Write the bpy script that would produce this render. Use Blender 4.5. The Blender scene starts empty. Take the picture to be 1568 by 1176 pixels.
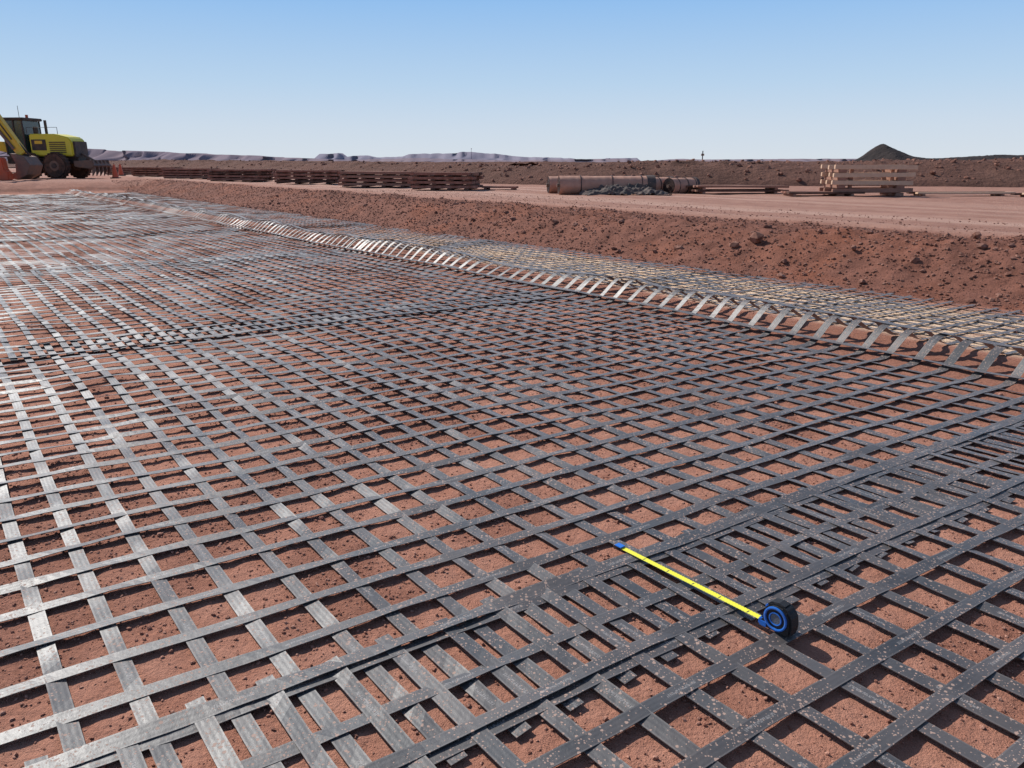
import bpy, math, random
import numpy as np
from mathutils import Vector, Matrix
random.seed(4); rng=np.random.default_rng(7)
S=bpy.context.scene
S.view_settings.view_transform='Standard'; S.view_settings.look='None'; S.view_settings.exposure=0
CAMH=1.3
# site axes: n = across the mat, b = along it
NX,NY=0.7965,0.6046
BX,BY=-0.6046,0.7965
SK=0.0715
def w2(n,b): return NX*n+BX*b, NY*n+BY*b
def nb(x,y): return NX*x+NY*y, BX*x+BY*y
def link(o):
    S.collection.objects.link(o); return o
# ---------- noise
def _h(ix,iy,s):
    v=(ix.astype(np.int64)*374761393+iy.astype(np.int64)*668265263+s*974711)&0xffffffff
    v=((v^(v>>13))*1274126177)&0xffffffff
    v=(v^(v>>16))&0xffffff
    return v/float(0xffffff)*2-1
def vn(x,y,s=0):
    x=np.asarray(x,float); y=np.asarray(y,float); x,y=np.broadcast_arrays(x,y)
    ix=np.floor(x); iy=np.floor(y); fx=x-ix; fy=y-iy
    fx=fx*fx*(3-2*fx); fy=fy*fy*(3-2*fy)
    a=_h(ix,iy,s);b=_h(ix+1,iy,s);c=_h(ix,iy+1,s);d=_h(ix+1,iy+1,s)
    return (a*(1-fx)+b*fx)*(1-fy)+(c*(1-fx)+d*fx)*fy
def fbm(x,y,o=4,s=0):
    r=0;a=1;t=0
    for i in range(o):
        r=r+a*vn(x*2**i+13.7*i,y*2**i-7.1*i,s+i*17);t+=a;a*=.5
    return r/t
def ss(a,b,x):
    t=np.clip((x-a)/(b-a),0,1); return t*t*(3-2*t)
# ---------- mesh from numpy
def np_mesh(name,V,F,mats,attrs=None,smooth=False,mi=None):
    me=bpy.data.meshes.new(name)
    V=np.asarray(V,np.float32); F=np.asarray(F,np.int32)
    me.vertices.add(len(V)); me.vertices.foreach_set('co',V.ravel())
    k=F.shape[1]
    me.loops.add(F.size); me.loops.foreach_set('vertex_index',F.ravel())
    me.polygons.add(len(F)); me.polygons.foreach_set('loop_start',np.arange(0,F.size,k,dtype=np.int32))
    try: me.polygons.foreach_set('loop_total',np.full(len(F),k,np.int32))
    except Exception: pass
    me.polygons.foreach_set('use_smooth',np.full(len(F),smooth))
    for m in mats: me.materials.append(m)
    if mi is not None: me.polygons.foreach_set('material_index',np.asarray(mi,np.int32))
    me.update(calc_edges=True)
    if attrs:
        for k2,(ty,val) in attrs.items():
            a=me.attributes.new(k2,ty,'POINT')
            a.data.foreach_set('value' if ty=='FLOAT' else 'vector',np.asarray(val,np.float32).ravel())
    me.validate()
    return link(bpy.data.objects.new(name,me))
# ---------- material helper
class M:
    def __init__(s,name,rough=.9,spec=.3,metal=0):
        s.m=bpy.data.materials.new(name); s.m.use_nodes=True; s.t=s.m.node_tree; s.N=s.t.nodes; s.L=s.t.links
        s.p=s.N['Principled BSDF']; s.p.inputs['Roughness'].default_value=rough
        s.p.inputs['Specular IOR Level'].default_value=spec; s.p.inputs['Metallic'].default_value=metal
        s.geo=s.N.new('ShaderNodeNewGeometry').outputs['Position']
    def put(s,i,v):
        if isinstance(v,bpy.types.NodeSocket): s.L.new(v,i)
        else:
            if isinstance(v,(tuple,list)) and len(v)==3 and i.type=='RGBA': v=tuple(v)+(1,)
            i.default_value=v
    def noise(s,scale,det=4,rough=.55,vec=None,lo=0.3,hi=0.7):
        n=s.N.new('ShaderNodeTexNoise'); n.inputs['Scale'].default_value=scale; n.inputs['Detail'].default_value=det; n.inputs['Roughness'].default_value=rough
        s.L.new(vec or s.geo,n.inputs['Vector']); return s.ramp(n.outputs['Fac'],lo,hi)
    def ramp(s,v,lo,hi,a=0,b=1):
        n=s.N.new('ShaderNodeMapRange'); s.put(n.inputs['Value'],v)
        for k,x in zip(('From Min','From Max','To Min','To Max'),(lo,hi,a,b)): s.put(n.inputs[k],x)
        return n.outputs[0]
    def math(s,op,a,b=0):
        n=s.N.new('ShaderNodeMath'); n.operation=op; s.put(n.inputs[0],a); s.put(n.inputs[1],b); return n.outputs[0]
    def mix(s,f,a,b,blend='MIX'):
        n=s.N.new('ShaderNodeMix'); n.data_type='RGBA'; n.blend_type=blend
        s.put(n.inputs[0],f); s.put(n.inputs[6],a); s.put(n.inputs[7],b); return n.outputs[2]
    def attr(s,name,out='Fac'):
        n=s.N.new('ShaderNodeAttribute'); n.attribute_name=name; return n.outputs[out]
    def sep(s,v):
        n=s.N.new('ShaderNodeSeparateXYZ'); s.L.new(v,n.inputs[0]); return n.outputs
    def bump(s,h,dist,st=1):
        n=s.N.new('ShaderNodeBump'); n.inputs['Distance'].default_value=dist; n.inputs['Strength'].default_value=st
        s.L.new(h,n.inputs['Height']); s.L.new(n.outputs[0],s.p.inputs['Normal'])
    def col(s,c): s.put(s.p.inputs['Base Color'],c); return s
    def rough(s,c): s.put(s.p.inputs['Roughness'],c)
def simple(name,c,rough=.7,spec=.3,metal=0,dust=.35,ns=6,dc=(.34,.17,.115)):
    m=M(name,rough,spec,metal)
    f=m.noise(ns,5); f=m.math('MULTIPLY',f,dust)
    m.col(m.mix(f,c,dc)); m.bump(m.noise(ns*8,3),.004,.4)
    return m.m
# ---------- soil
def soil():
    m=M('red_soil',.95,.15)
    big=m.noise(1.3,4); mid=m.noise(7,6,.6); fine=m.noise(60,5,.7,None,.25,.75); vf=m.noise(260,3,.7,None,.25,.75)
    c=m.mix(mid,(.46,.205,.137),(.60,.30,.21))
    c=m.mix(m.math('MULTIPLY',big,.45),c,(.37,.155,.10))
    rub=m.attr('rub')
    c=m.mix(rub,c,m.mix(fine,(.22,.088,.058),(.44,.20,.135)))
    c=m.mix(m.math('MULTIPLY',m.attr('sand'),m.noise(4,4,.6,None,.2,.45)),c,(.84,.60,.41))
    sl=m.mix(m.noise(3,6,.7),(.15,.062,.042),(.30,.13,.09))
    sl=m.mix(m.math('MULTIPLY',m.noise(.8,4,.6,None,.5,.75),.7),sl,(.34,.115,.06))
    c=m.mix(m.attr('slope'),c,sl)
    rd=m.mix(m.noise(2.5,6,.65),(.30,.152,.112),(.42,.23,.172))
    c=m.mix(m.attr('road'),c,rd)
    tr=m.attr('track'); c=m.mix(m.math('MULTIPLY',tr,.75),c,(.54,.34,.265))
    c=m.mix(m.ramp(vf,0,1,.0,.45),c,m.mix(.5,c,(.11,.045,.03)))
    m.col(c)
    h=m.math('ADD',m.math('MULTIPLY',fine,.7),m.math('MULTIPLY',vf,.35))
    h=m.math('ADD',h,m.math('MULTIPLY',m.noise(22,4,.6),.8))
    m.bump(h,.010,.9)
    return m.m
SOIL=soil()
def stone_mat(name,a,b,sc):
    m=M(name,.95,.15); v=m.N.new('ShaderNodeTexVoronoi'); v.inputs['Scale'].default_value=sc; m.L.new(m.geo,v.inputs['Vector'])
    r=m.sep(v.outputs['Color'])[0]
    c=m.mix(r,a,b); c=m.mix(m.math('MULTIPLY',m.noise(sc*4,3),.4),c,(.12,.05,.035))
    m.col(c); m.bump(m.noise(sc*6,3),.004,.5); return m.m
GRAV=stone_mat('soil_clods',(.26,.108,.072),(.60,.32,.23),70)
ROCK=stone_mat('red_rubble',(.15,.064,.045),(.36,.19,.14),9)
# ---------- geogrid
def grid_mat():
    m=M('coated_polyester_strip',.5,.9)
    m.p.inputs['Sheen Weight'].default_value=.25; m.p.inputs['Sheen Roughness'].default_value=.4; m.p.inputs['Sheen Tint'].default_value=(.9,.82,.78,1)
    a=m.N.new('ShaderNodeAttribute'); a.attribute_name='strip'; o=m.sep(a.outputs['Vector'])
    across,along,rnd=o[0],o[1],o[2]
    base=m.mix(rnd,(.024,.0245,.026),(.043,.044,.046))
    film=m.noise(3,5,.6,None,.35,.75)
    c=m.mix(m.math('MULTIPLY',film,.20),base,(.34,.25,.21))
    ex=m.math('GREATER_THAN',m.math('ABSOLUTE',across),.82)
    c=m.mix(m.math('MULTIPLY',ex,.22),c,(.20,.17,.155))
    def dots(scale,rmax,dn):
        v=m.N.new('ShaderNodeTexVoronoi'); v.inputs['Scale'].default_value=scale; v.voronoi_dimensions='2D'; m.L.new(m.geo,v.inputs['Vector'])
        r=m.sep(v.outputs['Color'])
        wob=m.math('MULTIPLY',m.noise(scale*5,2),.10)
        size=m.math('MULTIPLY',m.math('MULTIPLY',r[0],r[0]),rmax)
        on=m.math('LESS_THAN',r[1],dn)
        return m.math('MULTIPLY',m.math('LESS_THAN',m.math('ADD',v.outputs['Distance'],wob),size),on)
    dn=m.ramp(m.noise(5,4,.6,None,.35,.7),0,1,.2,.9)
    sp=m.math('MAXIMUM',dots(66,.40,dn),dots(150,.5,dn))
    c=m.mix(m.math('MULTIPLY',sp,.8),c,(.42,.27,.205))
    txt=m.math('MULTIPLY',m.math('LESS_THAN',m.math('ABSOLUTE',across),.22),m.math('LESS_THAN',m.math('FRACT',m.math('MULTIPLY',along,1.6)),.17))
    vv=m.N.new('ShaderNodeCombineXYZ'); m.L.new(across,vv.inputs[0]); m.L.new(m.math('MULTIPLY',along,150.0),vv.inputs[1])
    txt=m.math('MULTIPLY',txt,m.math('GREATER_THAN',m.noise(2.2,1,.5,vv.outputs[0],.4,.6),.5))
    c=m.mix(m.math('MULTIPLY',txt,.5),c,(.35,.32,.30))
    m.col(c)
    m.rough(m.math('ADD',m.ramp(film,0,1,.50,.56),m.math('MULTIPLY',sp,.3)))
    rib=m.math('SINE',m.math('MULTIPLY',across,9.5))
    h=m.math('ADD',m.math('MULTIPLY',rib,.08),m.math('MULTIPLY',m.noise(40,4,.6),.5))
    h=m.math('ADD',h,m.math('MULTIPLY',sp,.3))
    m.bump(h,.0012,.8)
    return m.m
GRID=grid_mat()
# ---------- surface functions
def edge_w(b): return .10*vn(b*.45,3.3,5)+.05*vn(b*1.7,1.1,6)
def plateau(n,b):
    e=edge_w(b)
    e2=.3*vn(b*.35,9.1,8)
    a=ss(7.8+e,9.55+e2,n)
    c=ss(38.6+.4*vn(n*.5,2.2,3),42,b)
    return np.maximum(a,c)
def g0(x,y): return .012*fbm(x*1.1,y*1.1,3,41)
def terr(x,y,micro=True):
    n,b=nb(x,y)
    p=plateau(n,b)
    z=.45*p
    mask=np.clip(4*p*(1-p),0,1)
    rough=np.maximum(mask,ss(8.9,9.2,n)*(1-ss(9.8,10.8,n)))
    z=z+rough*(.085*fbm(x*1.3,y*1.3,5,21)+.045*fbm(x*6,y*6,4,25))
    z=z+p*(1-rough)*(.03*fbm(x*.5,y*.5,4,31)+.016*vn(n*2.5,b*.06,33)+.010*vn(n*6,b*.1,34))
    f=1-p
    z=z+f*(g0(x,y)-.006)
    bank=ss(4.9,5.4,n)*(1-ss(5.5,6.1,n))
    z=z+f*bank*.05*(.6+.5*vn(b*.7,2.2,39))
    if micro: z=z+f*(.011*np.maximum(0,fbm(x*9,y*9,4,45))+.004*fbm(x*30,y*30,2,47))
    far=ss(60,400,np.hypot(x,y)); z=z*(1-far)+.3*far
    return z
def coords(segs,neg_far,pos_far,g=1.12):
    out=[]
    for a,b,st in segs: out+=list(np.arange(a,b,st))
    out.append(segs[-1][1]); st=segs[-1][2]; v=out[-1]
    while v<pos_far: st*=g; v+=st; out.append(v)
    st=segs[0][2]*2; v=segs[0][0]; neg=[]
    while v>neg_far: v-=st; neg.append(v); st*=g*1.05
    return np.array(neg[::-1]+out)
nc=coords([(-.3,3,.022),(3,10.5,.045),(10.5,18,.11)],-6000,6000)
bc=coords([(.3,4.5,.022),(4.5,11,.045),(11,26,.1),(26,46,.25)],-6000,6000)
Nn,Bb=np.meshgrid(nc,bc,indexing='ij')
X,Y=w2(Nn,Bb); Z=terr(X,Y)
P=plateau(Nn,Bb); mask=np.clip(4*P*(1-P)*1.5,0,1)
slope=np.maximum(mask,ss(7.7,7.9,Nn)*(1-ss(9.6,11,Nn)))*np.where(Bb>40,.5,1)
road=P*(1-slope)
track=road*np.clip(.5+1.3*vn(Nn*1.7,Bb*.04,35)+.6*vn(Nn*5,Bb*.08,36),0,1)*ss(10,11.5,Nn)*(1-ss(16,19,Nn))
sand=ss(5.8,6.1,Nn)*(1-ss(7.3,7.7,Nn))*(1-ss(9,16,Bb))*(1-P)
rub=ss(-.05,.35,fbm(X*2.2,Y*2.2,4,61))*.8*(1-P)
rub=np.maximum(rub,ss(4.8,5.1,Nn)*(1-ss(5.7,6,Nn))*.8*(1-P))
nn_,bb_=Nn.shape
idx=np.arange(nn_*bb_).reshape(nn_,bb_)
F=np.stack([idx[:-1,:-1],idx[1:,:-1],idx[1:,1:],idx[:-1,1:]],-1).reshape(-1,4)
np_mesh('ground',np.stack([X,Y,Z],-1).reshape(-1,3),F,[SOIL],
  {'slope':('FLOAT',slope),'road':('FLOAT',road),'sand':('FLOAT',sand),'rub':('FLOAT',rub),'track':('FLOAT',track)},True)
# ---------- stones
t=(1+5**.5)/2
IV=np.array([(-1,t,0),(1,t,0),(-1,-t,0),(1,-t,0),(0,-1,t),(0,1,t),(0,-1,-t),(0,1,-t),(t,0,-1),(t,0,1),(-t,0,-1),(-t,0,1)])/math.hypot(1,t)
IF=np.array([(0,11,5),(0,5,1),(0,1,7),(0,7,10),(0,10,11),(1,5,9),(5,11,4),(11,10,2),(10,7,6),(7,1,8),(3,9,4),(3,4,2),(3,2,6),(3,6,8),(3,8,9),(4,9,5),(2,4,11),(6,2,10),(8,6,7),(9,8,1)])
def stones(name,x,y,z,r,mat,flat=.65,sink=.25):
    k=len(x)
    V=IV[None]*(1+rng.uniform(-.28,.28,(k,12,1)))
    V=V*rng.uniform(.65,1.2,(k,1,3))
    th=rng.uniform(0,6.28,k); c,s=np.cos(th)[:,None],np.sin(th)[:,None]
    tl=rng.uniform(-.6,.6,k); c2,s2=np.cos(tl)[:,None],np.sin(tl)[:,None]
    vx,vy,vz=V[...,0],V[...,1],V[...,2]*flat
    vx,vz=vx*c2-vz*s2,vx*s2+vz*c2
    vx,vy=vx*c-vy*s,vx*s+vy*c
    V=np.stack([vx*r[:,None]+x[:,None],vy*r[:,None]+y[:,None],vz*r[:,None]+(z+r*flat*(1-2*sink))[:,None]],-1)
    F=(IF[None]+12*np.arange(k)[:,None,None]).reshape(-1,3)
    return np_mesh(name,V.reshape(-1,3),F,[mat])
def scat(k,n0,n1,b0,b1,r0,r1,pw,clump=None):
    n=rng.uniform(n0,n1,k); b=rng.uniform(b0,b1,k); x,y=w2(n,b)
    if clump is not None:
        m=fbm(x*2.2,y*2.2,4,61)+.25*rng.normal(size=k)>clump
        x,y=x[m],y[m]
    r=r0+(r1-r0)*rng.random(len(x))**pw
    return x,y,terr(x,y),r
def cat(*a): return [np.concatenate(q) for q in zip(*a)]
g=cat(scat(70000,-.3,3.6,.2,4.2,.0018,.007,4,.05),scat(14000,-.3,4.5,.2,5,.0015,.007,3),scat(26000,-.6,7.8,3.6,14,.004,.012,4,0.05),scat(500,-.3,7,.2,10,.008,.018,3,.1))
stones('gravel',*g,GRAV)
g=cat(scat(42000,7.75,10.1,-5,22,.004,.026,6),scat(5500,9.5,13,-5,22,.004,.020,5),scat(12000,7.7,10,22,42,.008,.025,5),scat(420,7.9,9.9,-4,24,.02,.065,3.5))
stones('rubble',*g,ROCK)
bx,by=np.array([3.22,5.3,4.05,5.6]),np.array([10.25,8.9,9.2,7.9])
stones('boulder',bx,by,terr(bx,by),np.array([.11,.07,.05,.06]),ROCK,.9,.15)
# ---------- geogrid panels
def cw(b): return .06*vn(b*.5,4.4,79)
def gz(n,b):
    x,y=w2(n,b)
    amp=.004+.017*ss(2.6,4.2,b)*(1-ss(7,12,b))
    z=g0(x,y)+.006+amp*np.maximum(0,fbm(x*1.6,y*1.6,3,71)*.9+.35)
    z=z+.006*ss(12,25,b)
    H=.165*(1+.36*vn(b*.55,.5,77)+.22*vn(b*2.1,.7,78))
    cn=5.42+cw(b)
    rise=ss(cn-.34,cn-.02,n)*(1-ss(cn+.04,cn+.5,n))
    return z+H*rise
def warp(n,b):
    n2=n+.035*fbm(n*.35,b*.35,2,81)
    b2=b+.035*fbm(n*.45,b*.45,2,83)+.010*vn(n*2,b*2,85)
    return n2,b2
def panel(i,s0,s1,zoff,noff):
    Vs=[];Fs=[];As=[];base=0
    def add(n,b,w,dz,an):
        nonlocal base
        r=rng.random()
        dn=np.gradient(n);db=np.gradient(b);L=np.hypot(dn,db)+1e-9
        pn,pb=-db/L,dn/L
        n1,b1=n+pn*w/2,b+pb*w/2; n2,b2=n-pn*w/2,b-pb*w/2
        z=gz(n,b)+dz
        w_=np.mean(w)
        tw=.10*w_*vn(n*3+an*9,b*3,91+an)+.06*w_*vn(n*9+r*50,b*9,95)
        x1,y1=w2(n1,b1);x2,y2=w2(n2,b2)
        z1=z+tw;z2=z-tw;th=.0022
        V=np.stack([np.stack([x1,y1,z1],-1),np.stack([x2,y2,z2],-1),np.stack([x2,y2,z2-th],-1),np.stack([x1,y1,z1-th],-1)],1)
        k=len(n);al=np.cumsum(L)+r*10
        A=np.zeros((k,4,3));A[:,[0,3],0]=1;A[:,[1,2],0]=-1;A[:,:,1]=al[:,None];A[:,:,2]=r
        q=base+np.arange(k-1)[:,None]*4
        f=[]
        for a_,c_ in ((0,1),(1,2),(2,3),(3,0)):
            f.append(np.concatenate([q+a_,q+c_,q+4+c_,q+4+a_],1))
        f=np.concatenate(f)
        ends=np.array([[base,base+3,base+2,base+1],[base+4*(k-1)+j for j in range(4)]])
        Vs.append(V.reshape(-1,3));As.append(A.reshape(-1,3));Fs.append(np.concatenate([f,ends]));base+=4*k
    bm=(s0+s1)/2
    st=.045 if bm<7 else (.09 if bm<15 else .2)
    ns=[v for v in np.arange(-3,4.98,.168)+noff]+[5.16,5.44]+list(np.arange(5.98,7.78,.168)+noff*.4)
    for n0 in ns:
        lad=5.15<n0<5.5
        a=s0-SK*n0-(.045+.02*rng.random()); e=s1-SK*n0+(.03+.03*rng.random())
        b=np.linspace(a,e,int((e-a)/st)+2)
        n=np.full_like(b,n0)+.004*rng.normal()+.004*vn(b*1.5,n0*31,99)
        n,b2=warp(n,b)
        if lad: n=n+cw(b2)
        add(n,b2,.066 if lad else (.045 if n0<5.6 else .036),zoff+(.012 if lad else 0),0)
    K=int(round((s1-s0)/.19))
    for s in np.linspace(s0,s1,K+1):
        last=s>s1-.02
        if s>s1-.36 and not last: continue
        n=np.arange(-3.05,7.80,st*.8 if bm<7 else st*.6)
        b=s-SK*n+.004*rng.normal()+.004*vn(n*1.5,s*31,98)
        n,b=warp(n,b)
        w=(.052 if last or s<s0+.02 else .042)+.016*ss(5.0,5.15,n)*(1-ss(5.7,5.9,n))-.007*ss(5.8,6,n)
        add(n,b,w,zoff+.003+.003*np.abs(vn(n*5,s*17,97)),1)
    np_mesh('geogrid_mat',np.concatenate(Vs),np.concatenate(Fs),[GRID],{'strip':('FLOAT_VECTOR',np.concatenate(As))})
lap0,lap1,per=1.335,1.746,4.78
panel(0,-2.9,lap1,.007,.0)
for i in range(8):
    panel(i+1,lap0+per*i,min(lap1+per*(i+1),38.2),.007 if i%2 else 0.0,(.075,.0,.06,.02,.09,.04,0,.08)[i])
# ---------- mounds
MOUND=M('mound_earth',.95,.1)
c=MOUND.mix(MOUND.noise(.9,6,.7),(.085,.045,.034),(.20,.105,.078)); c=MOUND.mix(MOUND.noise(.25,3),c,(.16,.08,.06)); MOUND.col(c); MOUND.bump(MOUND.noise(6,6,.7),.08,.8); MOUND=MOUND.m
DARK=M('dark_ore',.95,.1); DARK.col(DARK.mix(DARK.noise(.4,5),(.03,.026,.026),(.065,.05,.046))); DARK.bump(DARK.noise(2,6,.7),.2,.7); DARK=DARK.m
def mound(name,pts,mat,seed,st=.35,rough=.22,rocks=0,sm=1.0,flat=.8):
    pts=np.array(pts,float); d=np.r_[0,np.cumsum(np.hypot(np.diff(pts[:,0]),np.diff(pts[:,1])))]
    u=np.arange(0,d[-1],st); Q=[np.interp(u,d,pts[:,i]) for i in range(4)]
    k=max(3,int(sm*d[-1]/len(pts)/2/st)|1); ker=np.hanning(k+2)[1:-1]; ker/=ker.sum()
    Q=[np.convolve(np.pad(q,k//2,mode='edge'),ker,'valid')[:len(u)] for q in Q]
    tx,ty=np.gradient(Q[0]),np.gradient(Q[1]); L=np.hypot(tx,ty); px,py=-ty/L,tx/L
    v=np.linspace(-1,1,41)
    Xs=Q[0][:,None]+px[:,None]*v*Q[3][:,None]; Ys=Q[1][:,None]+py[:,None]*v*Q[3][:,None]
    prof=np.clip(1-np.abs(v)**1.3,0,1)[None]; prof=np.minimum(prof,flat)/flat
    h=Q[2][:,None]
    Zs=terr(Xs,Ys,False)-.15+h*prof + h*rough*prof*(.5*fbm(Xs*.35,Ys*.35,2,seed)+fbm(Xs*1.8,Ys*1.8,5,seed+3)*.6) +.05*prof+.15*ss(0,.25,prof)
    m_,q_=Xs.shape; I=np.arange(m_*q_).reshape(m_,q_)
    F=np.stack([I[:-1,:-1],I[1:,:-1],I[1:,1:],I[:-1,1:]],-1).reshape(-1,4)
    np_mesh(name,np.stack([Xs,Ys,Zs],-1).reshape(-1,3),F,[mat],None,False)
    if rocks:
        a=rng.integers(0,m_,rocks);b2=rng.integers(3,q_-3,rocks)
        return Xs[a,b2]+rng.normal(size=rocks)*.1,Ys[a,b2]+rng.normal(size=rocks)*.1,Zs[a,b2]-.03,.03+.09*rng.random(rocks)**3
R=[]
R.append(mound('earth_berm',[(48,27,1.15,5),(30,29,1.08,4),(20,31,.90,4),(12,32,.76,3.4),(6,33,.80,3),(2,33.5,.6,3),(-2,36,.62,3)],MOUND,101,.3,.25,3000))
R.append(mound('earth_berm',[(1,40,.75,3),(-6,47,.70,3.5),(-14,58,.78,4),(-24,70,.85,4),(-34,80,.92,5),(-46,92,.85,5)],MOUND,131,.35,.3,1500))
R.append(mound('earth_berm',[(60,60,1.0,6),(30,62,.85,6),(12,64,.75,5),(-4,68,.75,5),(-30,110,.85,6),(-90,140,.85,6)],MOUND,151,.5,.25,600))
stones('berm_rubble',*cat(*R),ROCK,.8,.3)
mound('ore_stockpile',[(52,125,.3,4),(54.5,125,1.5,6),(57.3,125,3.7,8),(59.5,125,2.7,8),(62,125,1.7,8),(65,125,1.3,8),(75,125,1.9,10),(88,125,2.0,10),(110,120,2.7,12)],DARK,171,.4,.08,0,.5,1.0)
# ---------- distant hills
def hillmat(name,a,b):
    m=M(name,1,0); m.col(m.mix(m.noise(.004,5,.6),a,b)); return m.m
H1=hillmat('hazy_hill',(.20,.165,.20),(.27,.21,.225)); H2=hillmat('hazy_mesa',(.24,.22,.27),(.29,.26,.30))  # aerial haze is mixed into these base colours, no atmosphere is modelled
def hills(name,pts,dist,mat,depth=400):
    u=np.array([p[0] for p in pts],float);hh=np.array([p[1] for p in pts],float)*1.12
    uu=np.arange(u[0],u[-1],1.5); H=np.interp(uu,u,hh); H=H*(1+.10*fbm(uu*.05,0*uu,3,7))+ .5*fbm(uu*.15,0*uu+3,3,9)*(H>1)
    Zt=H/1226*dist+CAMH
    rows=[(0,-.2),(.18,.35),(.3,.6),(.42,1.0),(.6,1.0),(1,-.2)]
    V=[]
    for f,q in rows:
        V.append(np.stack([uu/1226*dist,np.full_like(uu,dist+depth*(f-.42))+60*vn(uu*.08,f*9+0*uu,3),Zt*q+(1-q)*-5],-1))
    V=np.array(V); r,k,_=V.shape; I=np.arange(r*k).reshape(r,k)
    F=np.stack([I[:-1,:-1],I[:-1,1:],I[1:,1:],I[1:,:-1]],-1).reshape(-1,4)
    np_mesh(name,V.reshape(-1,3),F,[mat],None,True)
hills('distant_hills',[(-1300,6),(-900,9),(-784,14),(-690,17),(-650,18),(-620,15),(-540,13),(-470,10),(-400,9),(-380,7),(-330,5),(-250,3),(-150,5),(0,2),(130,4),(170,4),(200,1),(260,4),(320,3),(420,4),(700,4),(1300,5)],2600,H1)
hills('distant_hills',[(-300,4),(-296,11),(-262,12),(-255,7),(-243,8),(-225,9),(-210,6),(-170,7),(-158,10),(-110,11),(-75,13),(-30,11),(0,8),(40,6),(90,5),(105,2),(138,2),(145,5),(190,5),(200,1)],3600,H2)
# ---------- part helpers
def empty(name,loc,rz=0,sc=1):
    e=bpy.data.objects.new(name,None); e.location=loc; e.rotation_euler=(0,0,rz); e.scale=(sc,)*3; e.empty_display_size=.2; return link(e)
def part(par,name,me,mat,loc=(0,0,0),rot=(0,0,0)):
    o=bpy.data.objects.new(name,me); me.materials.append(mat); link(o); o.parent=par; o.location=loc; o.rotation_euler=rot; return o
def bmesh_obj(fn):
    import bmesh
    bm=bmesh.new(); fn(bmesh,bm); me=bpy.data.meshes.new('m'); bm.to_mesh(me); bm.free(); return me
def box(par,name,loc,size,mat,rot=(0,0,0),bev=.02):
    def f(B,bm):
        B.ops.create_cube(bm,size=1); B.ops.scale(bm,vec=size,verts=bm.verts)
        if bev: B.ops.bevel(bm,geom=bm.edges[:],offset=min(bev,min(size)*.3),segments=2,affect='EDGES')
    return part(par,name,bmesh_obj(f),mat,loc,rot)
def cyl(par,name,loc,r,L,mat,axis='Y',r2=None,seg=32,bev=.0):
    def f(B,bm):
        B.ops.create_cone(bm,cap_ends=True,segments=seg,radius1=r,radius2=r if r2 is None else r2,depth=L)
        if bev: B.ops.bevel(bm,geom=[e for e in bm.edges if len(e.link_faces)==2 and abs(e.calc_face_angle(0))>.8],offset=bev,segments=3,affect='EDGES')
    rot={'Y':(math.pi/2,0,0),'X':(0,math.pi/2,0),'Z':(0,0,0)}[axis]
    return part(par,name,bmesh_obj(f),mat,loc,rot)
def prism(par,name,pts,th,mat,loc=(0,0,0),rot=(0,0,0),bev=.02):
    def f(B,bm):
        v=[bm.verts.new((x,-th/2,z)) for x,z in pts]; fc=bm.faces.new(v)
        r=B.ops.extrude_face_region(bm,geom=[fc]); B.ops.translate(bm,vec=(0,th,0),verts=[q for q in r['geom'] if isinstance(q,B.types.BMVert)])
        B.ops.recalc_face_normals(bm,faces=bm.faces)
        if bev: B.ops.bevel(bm,geom=[e for e in bm.edges if e.calc_face_angle(0)>.4],offset=bev,segments=2,affect='EDGES')
    return part(par,name,bmesh_obj(f),mat,loc,rot)
def tube(par,name,pts,r,mat):
    cu=bpy.data.curves.new(name,'CURVE'); cu.dimensions='3D'; sp=cu.splines.new('POLY'); sp.points.add(len(pts)-1)
    for p,q in zip(sp.points,pts): p.co=(*q,1)
    cu.bevel_depth=r; cu.bevel_resolution=3; cu.materials.append(mat)
    o=bpy.data.objects.new(name,cu); link(o); o.parent=par; return o
def gz_at(x,y): return float(terr(np.array([x]),np.array([y]),False)[0])
# ---------- materials for things
YEL=simple('yellow_paint',(.80,.52,.03),.4,.5,0,.2,3)
YGR=simple('yellow_green_paint',(.72,.64,.04),.4,.5,0,.15,3)
BLK=simple('black_paint',(.02,.02,.022),.5,.4,0,.25,5)
RUB=simple('tyre_rubber',(.03,.028,.027),.85,.2,0,.4,5)
GLS=simple('dark_glass',(.02,.05,.05),.1,.8,0,.05,3)
ORG=simple('orange_paint',(.6,.09,.03),.5,.4,0,.3,4)
STL=simple('worn_steel',(.16,.12,.10),.6,.4,.4,.5,6)
RUST=simple('rusty_brown_steel',(.20,.08,.056),.8,.2,0,.6,5,(.46,.25,.19))
RUSTD=simple('dark_beam',(.05,.028,.023),.85,.2,0,.5,5)
WOOD=simple('weathered_timber',(.66,.46,.32),.85,.2,0,.35,9,(.40,.23,.16))
WOODD=simple('dusty_timber',(.27,.145,.105),.85,.2,0,.6,9,(.40,.21,.15))
ROLL=simple('brown_wrap',(.50,.28,.20),.7,.3,0,.5,5,(.27,.13,.095))
FAB=simple('grey_geofabric',(.05,.05,.05),.75,.3,0,.3,7)
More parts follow.
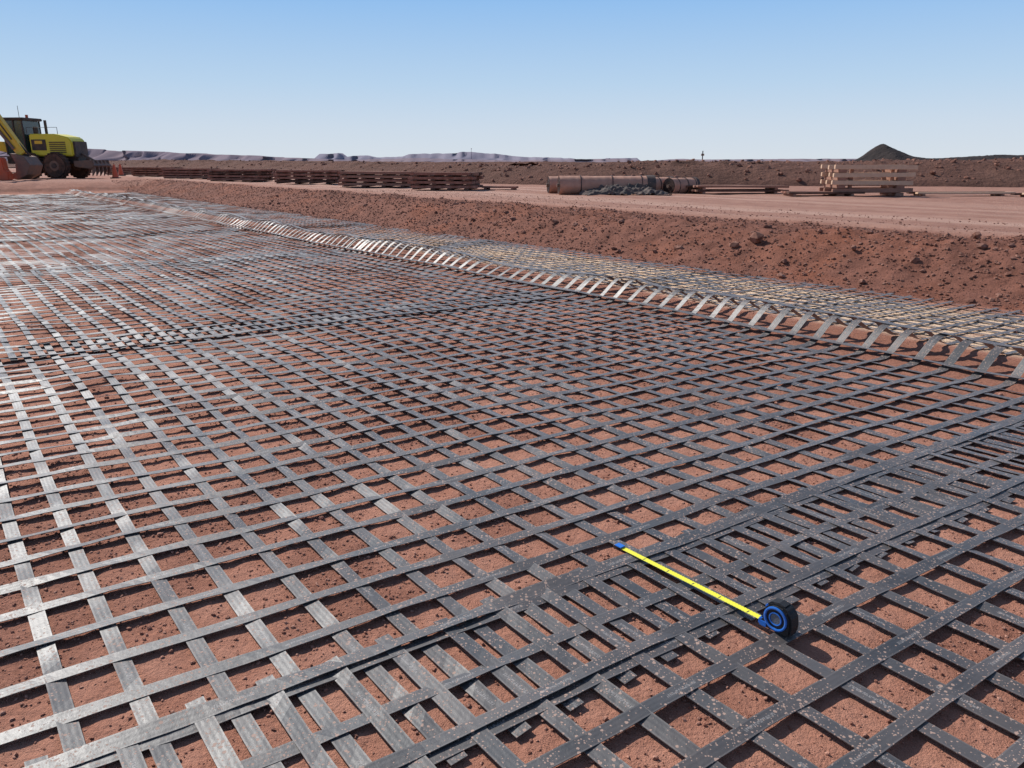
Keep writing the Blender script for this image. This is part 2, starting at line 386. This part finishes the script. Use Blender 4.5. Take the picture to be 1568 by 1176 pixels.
# ---------- beam stacks
def beam_stack(X,Y,L,layers,rz,depth=1.1):
    e=empty('steel_beam_stack',(X,Y,gz_at(X,Y)),rz); z=.02
    for l in range(layers):
        for s in (-.44,-.15,.14,.42):
            box(e,f'bearer_{l}_{s}',(s*L*.95+random.uniform(-.05,.05),-.02,z+.02),(.14,depth+.03,.038),RUSTD,bev=.006)
        z+=.04
        nb_=5; off=random.uniform(-.07,.07)
        for k in range(nb_):
            y=-depth/2+(k+.5)*depth/nb_
            box(e,f'beam_{l}_{k}',(off+random.uniform(-.06,.06),y,z+.042),(L+random.uniform(-.12,.1),depth/nb_*.94,.084),random.choice([RUST,RUST,RUST,WOODD,RUSTD]),(0,random.uniform(-.006,.006),random.uniform(-.01,.01)),bev=.008)
        z+=.087
for X_,Y_,L_,n_ in [(-2.0,24.6,2.0,4),(-4.6,27.6,2.5,4),(-8.1,31.8,2.5,4),(-12.2,36.1,2.9,4),(-16.9,41.9,2.7,4),(-21.1,47.6,2.8,4),(-26.2,55,3.4,4)]:
    beam_stack(X_,Y_,L_,n_,math.radians(random.uniform(-14,-6)))
def planks(name,X,Y,L,n,layers,rz,mat,w=.18):
    e=empty(name,(X,Y,gz_at(X,Y)),rz); z=.0
    for l in range(layers):
        for s in (-.4,.38): box(e,f'spacer_{l}_{s}',(s*L,0,z+.03),(.08,n*w,.06),WOODD,bev=.005)
        z+=.06
        for k in range(n):
            box(e,f'plank_{l}_{k}',(random.uniform(-.08,.08),(k-(n-1)/2)*w,z+.025),(L+random.uniform(-.15,.1),w*.88,.05),mat if random.random()<.7 else RUSTD,(0,random.uniform(-.008,.008),random.uniform(-.02,.02)),bev=.006)
        z+=.052
planks('plank_pile',-.35,24.8,1.1,3,1,-.2,RUST)
planks('plank_pile',6.2,21.9,2.5,5,2,.0,WOODD)
planks('plank_pile',7.9,20.4,1.9,4,1,.03,RUST)
planks('plank_pile',11.8,20.9,2.6,3,1,-.03,WOOD)
planks('plank_pile',14.0,20.3,2.2,2,1,.1,WOOD)
# ---------- rolls
def roll(X,Y,L,r,rz,z=0):
    e=empty('geogrid_roll',(X,Y,gz_at(X,Y)+r-.02+z),rz)
    def f(B,bm):
        sg=44;N=36
        rings=[]
        for i in range(N+1):
            x=-L/2+L*i/N; ring=[]
            for j in range(sg):
                a=2*math.pi*j/sg
                rr=r*(1+.03*float(vn(x*3+7,j*.35,5))+.01*math.sin(i*1.9))
                ring.append(bm.verts.new((x,rr*math.cos(a),rr*math.sin(a)*.96)))
            rings.append(ring)
        for i in range(N):
            for j in range(sg): bm.faces.new((rings[i][j],rings[i][(j+1)%sg],rings[i+1][(j+1)%sg],rings[i+1][j]))
    part(e,'wrapped_body',bmesh_obj(f),ROLL)
    for sx in (-1,1):
        def g(B,bm):
            for k,rr in enumerate(np.linspace(.2,.97,7)):
                a=[bm.verts.new((sx*(L/2+.004*(k%3)-.006),r*rr*math.cos(q),r*rr*.96*math.sin(q))) for q in np.linspace(0,2*math.pi,32,endpoint=False)]
                b=[bm.verts.new((sx*(L/2+.004*(k%3)-.006),r*(rr-.09)*math.cos(q),r*(rr-.09)*.96*math.sin(q))) for q in np.linspace(0,2*math.pi,32,endpoint=False)]
                for j in range(32): bm.faces.new((a[j],a[(j+1)%32],b[(j+1)%32],b[j]))
            B.ops.create_cone(bm,cap_ends=True,segments=32,radius1=r*.95,radius2=r*.95,depth=.02,matrix=Matrix.Translation((sx*(L/2-.05),0,0))@Matrix.Rotation(math.pi/2,4,'Y'))
        part(e,'roll_end_%s'%('a' if sx<0 else 'b'),bmesh_obj(g),BLK)
    for q in (-.28,.05,.36):
        cyl(e,'strap_%g'%q,(q*L,0,0),r*1.035,.025,BLK,'X')
    cyl(e,'end_wrap',(L*.46,0,0),r*1.03,L*.09,FAB,'X')
    cyl(e,'core_tube',(0,0,0),r*.2,L+.1,STL,'X')
roll(2.55,21.5,2.6,.25,.10); roll(2.2,22.4,2.4,.24,.14); roll(4.0,22.3,1.2,.235,.5); roll(4.75,22.25,1.0,.23,.6)
def cloth(name,X,Y,lx,ly,h,mat,rz):
    e_=gz_at(X,Y); a=np.linspace(-1,1,90);b=np.linspace(-1,1,50);A,B=np.meshgrid(a,b,indexing='ij')
    edge=1-np.maximum(np.abs(A),np.abs(B))**3
    zz=h*np.clip(edge,0,1)*(.45+.55*(B*.5+.5))*(1+.8*fbm(A*5,B*3,4,5))+.09*np.abs(fbm(A*9,B*6,3,9))
    x=A*lx/2*(1+.15*fbm(A*2,B*2,2,3));y=B*ly/2*(1+.2*fbm(A*2,B*2,2,8))
    c,s=math.cos(rz),math.sin(rz)
    V=np.stack([X+x*c-y*s,Y+x*s+y*c,e_+zz],-1);I=np.arange(A.size).reshape(A.shape)
    np_mesh(name,V.reshape(-1,3),np.stack([I[:-1,:-1],I[1:,:-1],I[1:,1:],I[:-1,1:]],-1).reshape(-1,4),[mat],None,True)
cloth('crumpled_geogrid_sheet',3.0,21.1,2.2,.8,.24,FAB,.08)
# ---------- timber crib
e=empty('timber_crib',(9.15,20.6,gz_at(9.15,20.6)),-.04)
for l,z in enumerate((.05,.24,.43,.62)):
    for k in (-.78,.70): box(e,f'cross_block_{l}_{k}',(k,0,z),(.20,1.0,.08),WOODD,bev=.008)
    for y in (-.46,0,.46): box(e,f'rail_{l}_{y}',(random.uniform(-.04,.04),y,z+.094),(1.98+random.uniform(-.06,.06),.10,.105),WOOD if l>0 else WOODD,(0,random.uniform(-.012,.012),random.uniform(-.01,.01)),bev=.008)
for x in (-.52,.50): box(e,f'post_{x}',(x,-.37,.38),(.09,.06,.70),WOODD,bev=.006)
# ---------- motor grader
gx,gy=-25.75,43.4
e=empty('motor_grader',(gx,gy,gz_at(gx,gy)),-.08,1.0)
prism(e,'engine_hood',[(.2,1.15),(.2,2.28),(1.6,2.28),(2.35,2.12),(2.55,1.9),(2.55,1.15)],1.25,YGR,bev=.06)
for k in range(6): box(e,f'grille_slat_{k}',(1.75,-.645,1.35+.1*k),(.9,.02,.05),BLK,bev=.004)
box(e,'hood_panel',(.72,-.64,1.72),(.8,.02,.55),BLK,bev=.01)
box(e,'hood_badge',(.72,-.655,1.85),(.42,.02,.16),YEL,bev=.01)
box(e,'rear_radiator_guard',(2.6,0,1.5),(.1,1.1,.8),BLK)
box(e,'chassis',(.6,0,.95),(4.0,.75,.4),BLK,bev=.04)
cyl(e,'exhaust_stack',(.75,.1,2.62),.07,.75,BLK,'Z'); cyl(e,'air_intake',(.4,-.25,2.45),.12,.4,BLK,'Z')
prism(e,'cab_body',[(-1.05,1.15),(-1.2,2.2),(-1.05,2.95),(-.0,2.95),(.05,1.15)],1.35,GLS,bev=.03)
box(e,'cab_roof',(-.52,0,3.03),(1.35,1.6,.14),BLK,bev=.04)
for x in (-1.06,-.5,.0):
    for y in (-.69,.69): box(e,f'cab_post_{x}_{y}',(x,y,2.1),(.08,.05,1.75),BLK,bev=.01)
cyl(e,'beacon',(-.3,.2,3.2),.07,.16,ORG,'Z'); cyl(e,'antenna',(-.8,.3,3.4),.012,.7,BLK,'Z')
tube(e,'handrail',[(.2,-.7,2.3),(.2,-.7,2.6),(1.9,-.7,2.6),(1.9,-.7,2.25)],.015,BLK)
box(e,'cab_platform',(-.6,-.8,1.12),(1.7,.35,.06),BLK)
for k in range(4): box(e,f'step_{k}',(-.75,-.92,.3+.25*k),(.45,.12,.04),BLK)
def wheel(e,name,x,y,r,w):
    cyl(e,name+'_tyre',(x,y,r),r,w,RUB,'Y',bev=.08)
    cyl(e,name+'_rim',(x,y,r),r*.42,w+.02,STL,'Y',bev=.02)
    cyl(e,name+'_hub',(x,y,r),r*.2,w+.1,BLK,'Y')
    for k in range(22):
        a=2*math.pi*k/22; box(e,f'{name}_lug_{k}',(x+math.cos(a)*(r-.01),y,r+math.sin(a)*(r-.01)),(.06,w*.95,.09),RUB,(0,-a,0),bev=.01)
for nm,x,y in (('rear_a',1.75,-.95),('rear_b',1.75,.95),('mid_a',.25,-.95),('mid_b',.25,.95),('front_a',-5.2,-.95),('front_b',-5.2,.95)): wheel(e,nm,x,y,.66,.42)
box(e,'tandem_case',(1.0,-.68,.68),(2.0,.16,.4),BLK)
prism(e,'goose_neck',[(-1.3,1.3),(-1.6,1.9),(-3.8,2.0),(-5.4,1.5),(-5.4,1.1),(-3.8,1.6),(-2,1.45)],.4,YEL)
box(e,'blade',(-2.8,0,.42),(.12,3.6,.6),STL,(0,.25,.45)); cyl(e,'blade_circle',(-2.8,0,.85),.75,.15,YEL,'Z')
box(e,'front_axle',(-5.2,0,.7),(.3,1.6,.25),BLK)
prism(e,'ripper_frame',[(2.6,.9),(3.5,.95),(3.75,.65),(3.5,.5),(2.6,.6)],1.6,STL,bev=.03)
for k in (-.7,-.35,0,.35,.7): prism(e,f'ripper_shank_{k}',[(3.45,.95),(3.65,.95),(3.72,.4),(3.5,.12),(3.52,.45)],.08,STL,(0,k,0),bev=.01)
tube(e,'ripper_ram',[(2.6,0,1.3),(3.3,0,.9)],.06,STL)
# ---------- excavator (stick reaching into view)
e=empty('excavator',(-30.55,39.3,gz_at(-31,39.3)),.0)
for y in (-1.1,1.1):
    prism(e,f'track_{y}',[(-2,.15),(-1.7,0),(1.7,0),(2,.15),(2.1,.5),(1.8,.85),(-1.8,.85),(-2.1,.5)],.55,BLK,(0,y,0),bev=.04)
    for k in range(14): box(e,f'track_pad_{y}_{k}',(-1.75+k*.27,y,.87),(.2,.6,.05),STL,bev=.01)
cyl(e,'slew_ring',(0,0,1.0),.7,.25,BLK,'Z')
prism(e,'upper_body',[(-2.4,1.1),(-2.5,1.9),(-2.1,2.25),(.9,2.1),(1.3,1.7),(1.3,1.1)],2.4,YEL,bev=.06)
prism(e,'cab',[(.2,1.2),(.2,2.9),(1.2,2.9),(1.65,2.2),(1.65,1.2)],.95,GLS,(0,.75,0),bev=.05)
box(e,'cab_roof',(.7,.75,2.95),(1.15,1.0,.08),YEL)
prism(e,'boom',[(1.0,1.5),(1.9,3.6),(3.1,4.9),(3.9,5.05),(3.95,4.7),(3.2,4.35),(2.3,3.2),(1.5,1.4)],.42,YEL,bev=.03)
prism(e,'stick',[(3.75,5.25),(4.15,5.25),(5.65,3.25),(6.80,1.30),(6.6,1.15),(6.4,1.2),(5.1,3.0)],.34,YEL,bev=.03)
tube(e,'stick_ram',[(3.2,0,5.1),(4.1,0,5.35)],.08,STL)
tube(e,'bucket_ram',[(5.0,-.22,3.45),(6.35,-.22,1.45)],.07,STL)
tube(e,'bucket_link',[(6.45,0,1.75),(6.95,0,1.15),(6.6,0,1.2)],.07,BLK)
tube(e,'hose',[(4.2,-.2,5.0),(4.9,-.2,4.1),(5.5,-.2,3.2),(6.3,-.2,1.9)],.03,BLK)
prism(e,'bucket',[(6.3,1.25),(6.95,1.1),(7.2,.7),(7.0,.25),(6.5,.02),(5.95,.1),(6.1,.25),(6.45,.35),(6.5,.8)],1.1,STL,bev=.02)
for k in range(5): box(e,f'bucket_tooth_{k}',(5.85,-.44+k*.22,.1),(.22,.07,.05),STL,(0,.2,0),bev=.01)
e=empty('water_barrier',(-24.75,38.2,gz_at(-24.7,38.2)),.1)
prism(e,'barrier_body',[(-.7,0),(-.7,.35),(-.55,.5),(-.5,1.05),(.5,1.05),(.55,.5),(.7,.35),(.7,0)],.45,ORG,bev=.04)
for x_,y_ in ((-25.0,51.0),(-21.4,43.0)):
    e=empty('traffic_cone',(x_,y_,gz_at(x_,y_)))
    cyl(e,'cone_body',(0,0,.38),.17,.7,ORG,'Z',r2=.04); box(e,'cone_base',(0,0,.03),(.42,.42,.05),BLK)
e=empty('survey_post',(15.2,64,1.0)); cyl(e,'pole',(0,0,.45),.04,1.4,BLK,'Z'); box(e,'marker_plate',(0,0,.85),(.25,.03,.16),WOOD)
mx=-131.5
e=empty('radio_mast',(mx,2600,15)); cyl(e,'mast',(0,0,12),.9,34,H1,'Z',r2=.4,seg=6); box(e,'antenna_head',(0,0,27),(3,1,2),H1)
# ---------- tape measure
CB=M('black_rubber',.55,.4); CB.col((.015,.015,.017)); CB.bump(CB.noise(900,2),.0005,.6); CB=CB.m
CBL=M('blue_plastic',.35,.5); CBL.col(CBL.mix(CBL.math('MULTIPLY',CBL.noise(120,3),.15),(.01,.16,.60),(.2,.15,.15))); CBL=CBL.m
CG=simple('label_grey',(.12,.14,.17),.4,.4,0,.1,50)
m=M('tape_yellow',.4,.5); tc=m.N.new('ShaderNodeTexCoord').outputs['Object']; o=m.sep(tc)
fr=m.math('FRACT',m.math('MULTIPLY',o[0],100.0)); tick=m.math('LESS_THAN',fr,.16); side=m.math('GREATER_THAN',m.math('ABSOLUTE',o[1]),.008)
tick=m.math('MULTIPLY',tick,side)
fr10=m.math('LESS_THAN',m.math('FRACT',m.math('MULTIPLY',o[0],10.0)),.04)
tick=m.math('MAXIMUM',tick,m.math('MULTIPLY',fr10,m.math('LESS_THAN',m.math('ABSOLUTE',o[1]),.006)))
m.col(m.mix(tick,(.85,.80,.05),(.08,.07,.03))); TY=m.m
tx_,ty_=.757,1.905
base=.013+float(gz(*[np.array([q]) for q in nb(tx_,ty_)])[0])
ang=math.radians(127.2)+.035
e=empty('tape_measure',(tx_,ty_,base),ang)
out=[(-.040,0),(-.046,.01),(-.048,.035),(-.044,.06),(-.034,.077),(-.018,.086),(0.0,.088),(.018,.084),(.032,.072),(.040,.054),(.044,.034),(.050,.022),(.051,.0)]
prism(e,'case',out,.046,CB,bev=.006)
prism(e,'front_mouth',[(.030,.002),(.030,.03),(.046,.028),(.056,.020),(.057,.002)],.040,CBL,bev=.003)
prism(e,'case_top_trim',[(-.02,.0865),(0,.0905),(.022,.086),(.034,.074),(.030,.070),(.018,.082),(0,.0845),(-.018,.083)],.030,CB,bev=.001)
def ring(r1,r2,th):
    def f(B,bm):
        sg=48; R=[[bm.verts.new((r*math.cos(a),y,r*math.sin(a))) for a in np.linspace(0,2*math.pi,sg,endpoint=False)] for r,y in ((r1,0),(r1,th),((r1+r2)/2,th*1.3),(r2,th),(r2,0))]
        for a,b in zip(R[:-1],R[1:]):
            for j in range(sg): bm.faces.new((a[j],a[(j+1)%sg],b[(j+1)%sg],b[j]))
        B.ops.recalc_face_normals(bm,faces=bm.faces)
    return bmesh_obj(f)
for sgn in (1,-1):
    part(e,'side_ring_%d'%sgn,ring(.036,.029,.004),CBL,(0,sgn*.0225,.044),(0,0,0 if sgn>0 else math.pi))
    part(e,'inner_ring_%d'%sgn,ring(.020,.016,.003),CBL,(0,sgn*.0225,.044),(0,0,0 if sgn>0 else math.pi))
    cyl(e,'label_disc_%d'%sgn,(0,sgn*.0225,.044),.015,.004,CG,'Y')
    prism(e,'side_grip_%d'%sgn,[(.026,.004),(.026,.02),(.044,.02),(.048,.004)],.003,CBL,(0,sgn*.024,0),bev=.001)
box(e,'belt_clip',(-.005,-.0265,.05),(.018,.002,.05),STL,bev=.0005)
box(e,'thumb_lock',(.038,0,.058),(.012,.018,.014),CBL,(0,.7,0),bev=.003)
Lb=.570
def grid_top(x):
    px=tx_+math.cos(ang)*x; py=ty_+math.sin(ang)*x
    return float(gz(*[np.array([q]) for q in nb(px,py)])[0])+.017-base
ZE=max(grid_top(.055+Lb*f) for f in (.7,.8,.9,1.0))
def tp(B,bm):
    N=60;W=7;R=[]
    for i in range(N+1):
        f=i/N; x=.055+Lb*f; z=max(.008*(1-f)+ZE*f, grid_top(x)*min(1,f*3))
        R.append([bm.verts.new((x,w,z+26*w*w*.35)) for w in np.linspace(-.0105,.0105,W)])
    for i in range(N):
        for j in range(W-1): bm.faces.new((R[i][j],R[i+1][j],R[i+1][j+1],R[i][j+1]))
part(e,'tape_blade',bmesh_obj(tp),TY)
box(e,'end_hook',(.055+Lb+.004,0,ZE-.004),(.003,.024,.016),STL,bev=.0005)
box(e,'blue_end_tab',(.055+Lb-.012,0,ZE+.0045),(.030,.024,.003),CBL,bev=.001)
# ---------- sky, sun, camera
az=math.radians(-48); el=math.radians(42)
W=bpy.data.worlds.new('World'); S.world=W; W.use_nodes=True; nt=W.node_tree
sk=nt.nodes.new('ShaderNodeTexSky'); sk.sky_type='NISHITA'; sk.sun_disc=False; sk.sun_elevation=el; sk.sun_rotation=az
sk.air_density=1.0; sk.dust_density=.6; sk.ozone_density=1.6; sk.altitude=300
STR=.12
tcw=nt.nodes.new('ShaderNodeTexCoord'); sx=nt.nodes.new('ShaderNodeSeparateXYZ'); nt.links.new(tcw.outputs['Generated'],sx.inputs[0])
hz=nt.nodes.new('ShaderNodeValToRGB'); nt.links.new(sx.outputs[2],hz.inputs[0])
cr=hz.color_ramp; cr.elements[0].position=0; cr.elements[0].color=(.68,.74,.80,1); cr.elements[1].position=.30; cr.elements[1].color=(.15,.34,.68,1)
for p_,c_ in ((.04,(.61,.71,.82,1)),(.09,(.48,.65,.84,1)),(.18,(.29,.52,.85,1))):
    q=cr.elements.new(p_); q.color=c_
sc=nt.nodes.new('ShaderNodeVectorMath'); sc.operation='SCALE'; sc.inputs['Scale'].default_value=1/STR; nt.links.new(hz.outputs[0],sc.inputs[0])
mr=nt.nodes.new('ShaderNodeMapRange'); nt.links.new(sx.outputs[2],mr.inputs[0]); mr.inputs[1].default_value=.20; mr.inputs[2].default_value=.5; mr.inputs[3].default_value=0; mr.inputs[4].default_value=1
mxn=nt.nodes.new('ShaderNodeMix'); mxn.data_type='RGBA'; nt.links.new(mr.outputs[0],mxn.inputs[0]); nt.links.new(sc.outputs[0],mxn.inputs[6]); nt.links.new(sk.outputs[0],mxn.inputs[7])
nt.links.new(mxn.outputs[2],nt.nodes['Background'].inputs[0]); nt.nodes['Background'].inputs[1].default_value=STR
sd=Vector((math.sin(az)*math.cos(el),math.cos(az)*math.cos(el),math.sin(el)))
ld=bpy.data.lights.new('sun','SUN'); ld.energy=5.0; ld.angle=math.radians(.5); ld.color=(1,.96,.90)
lo=link(bpy.data.objects.new('sun',ld)); lo.rotation_euler=sd.to_track_quat('Z','Y').to_euler(); lo.location=sd*50
cd=bpy.data.cameras.new('camera'); cd.sensor_width=36; cd.lens=27.05; cd.clip_end=20000; cd.clip_start=.02
co=link(bpy.data.objects.new('camera',cd)); co.location=(0,0,CAMH); co.rotation_euler=(math.radians(90-16.1),0,0)
S.camera=co
print('done')
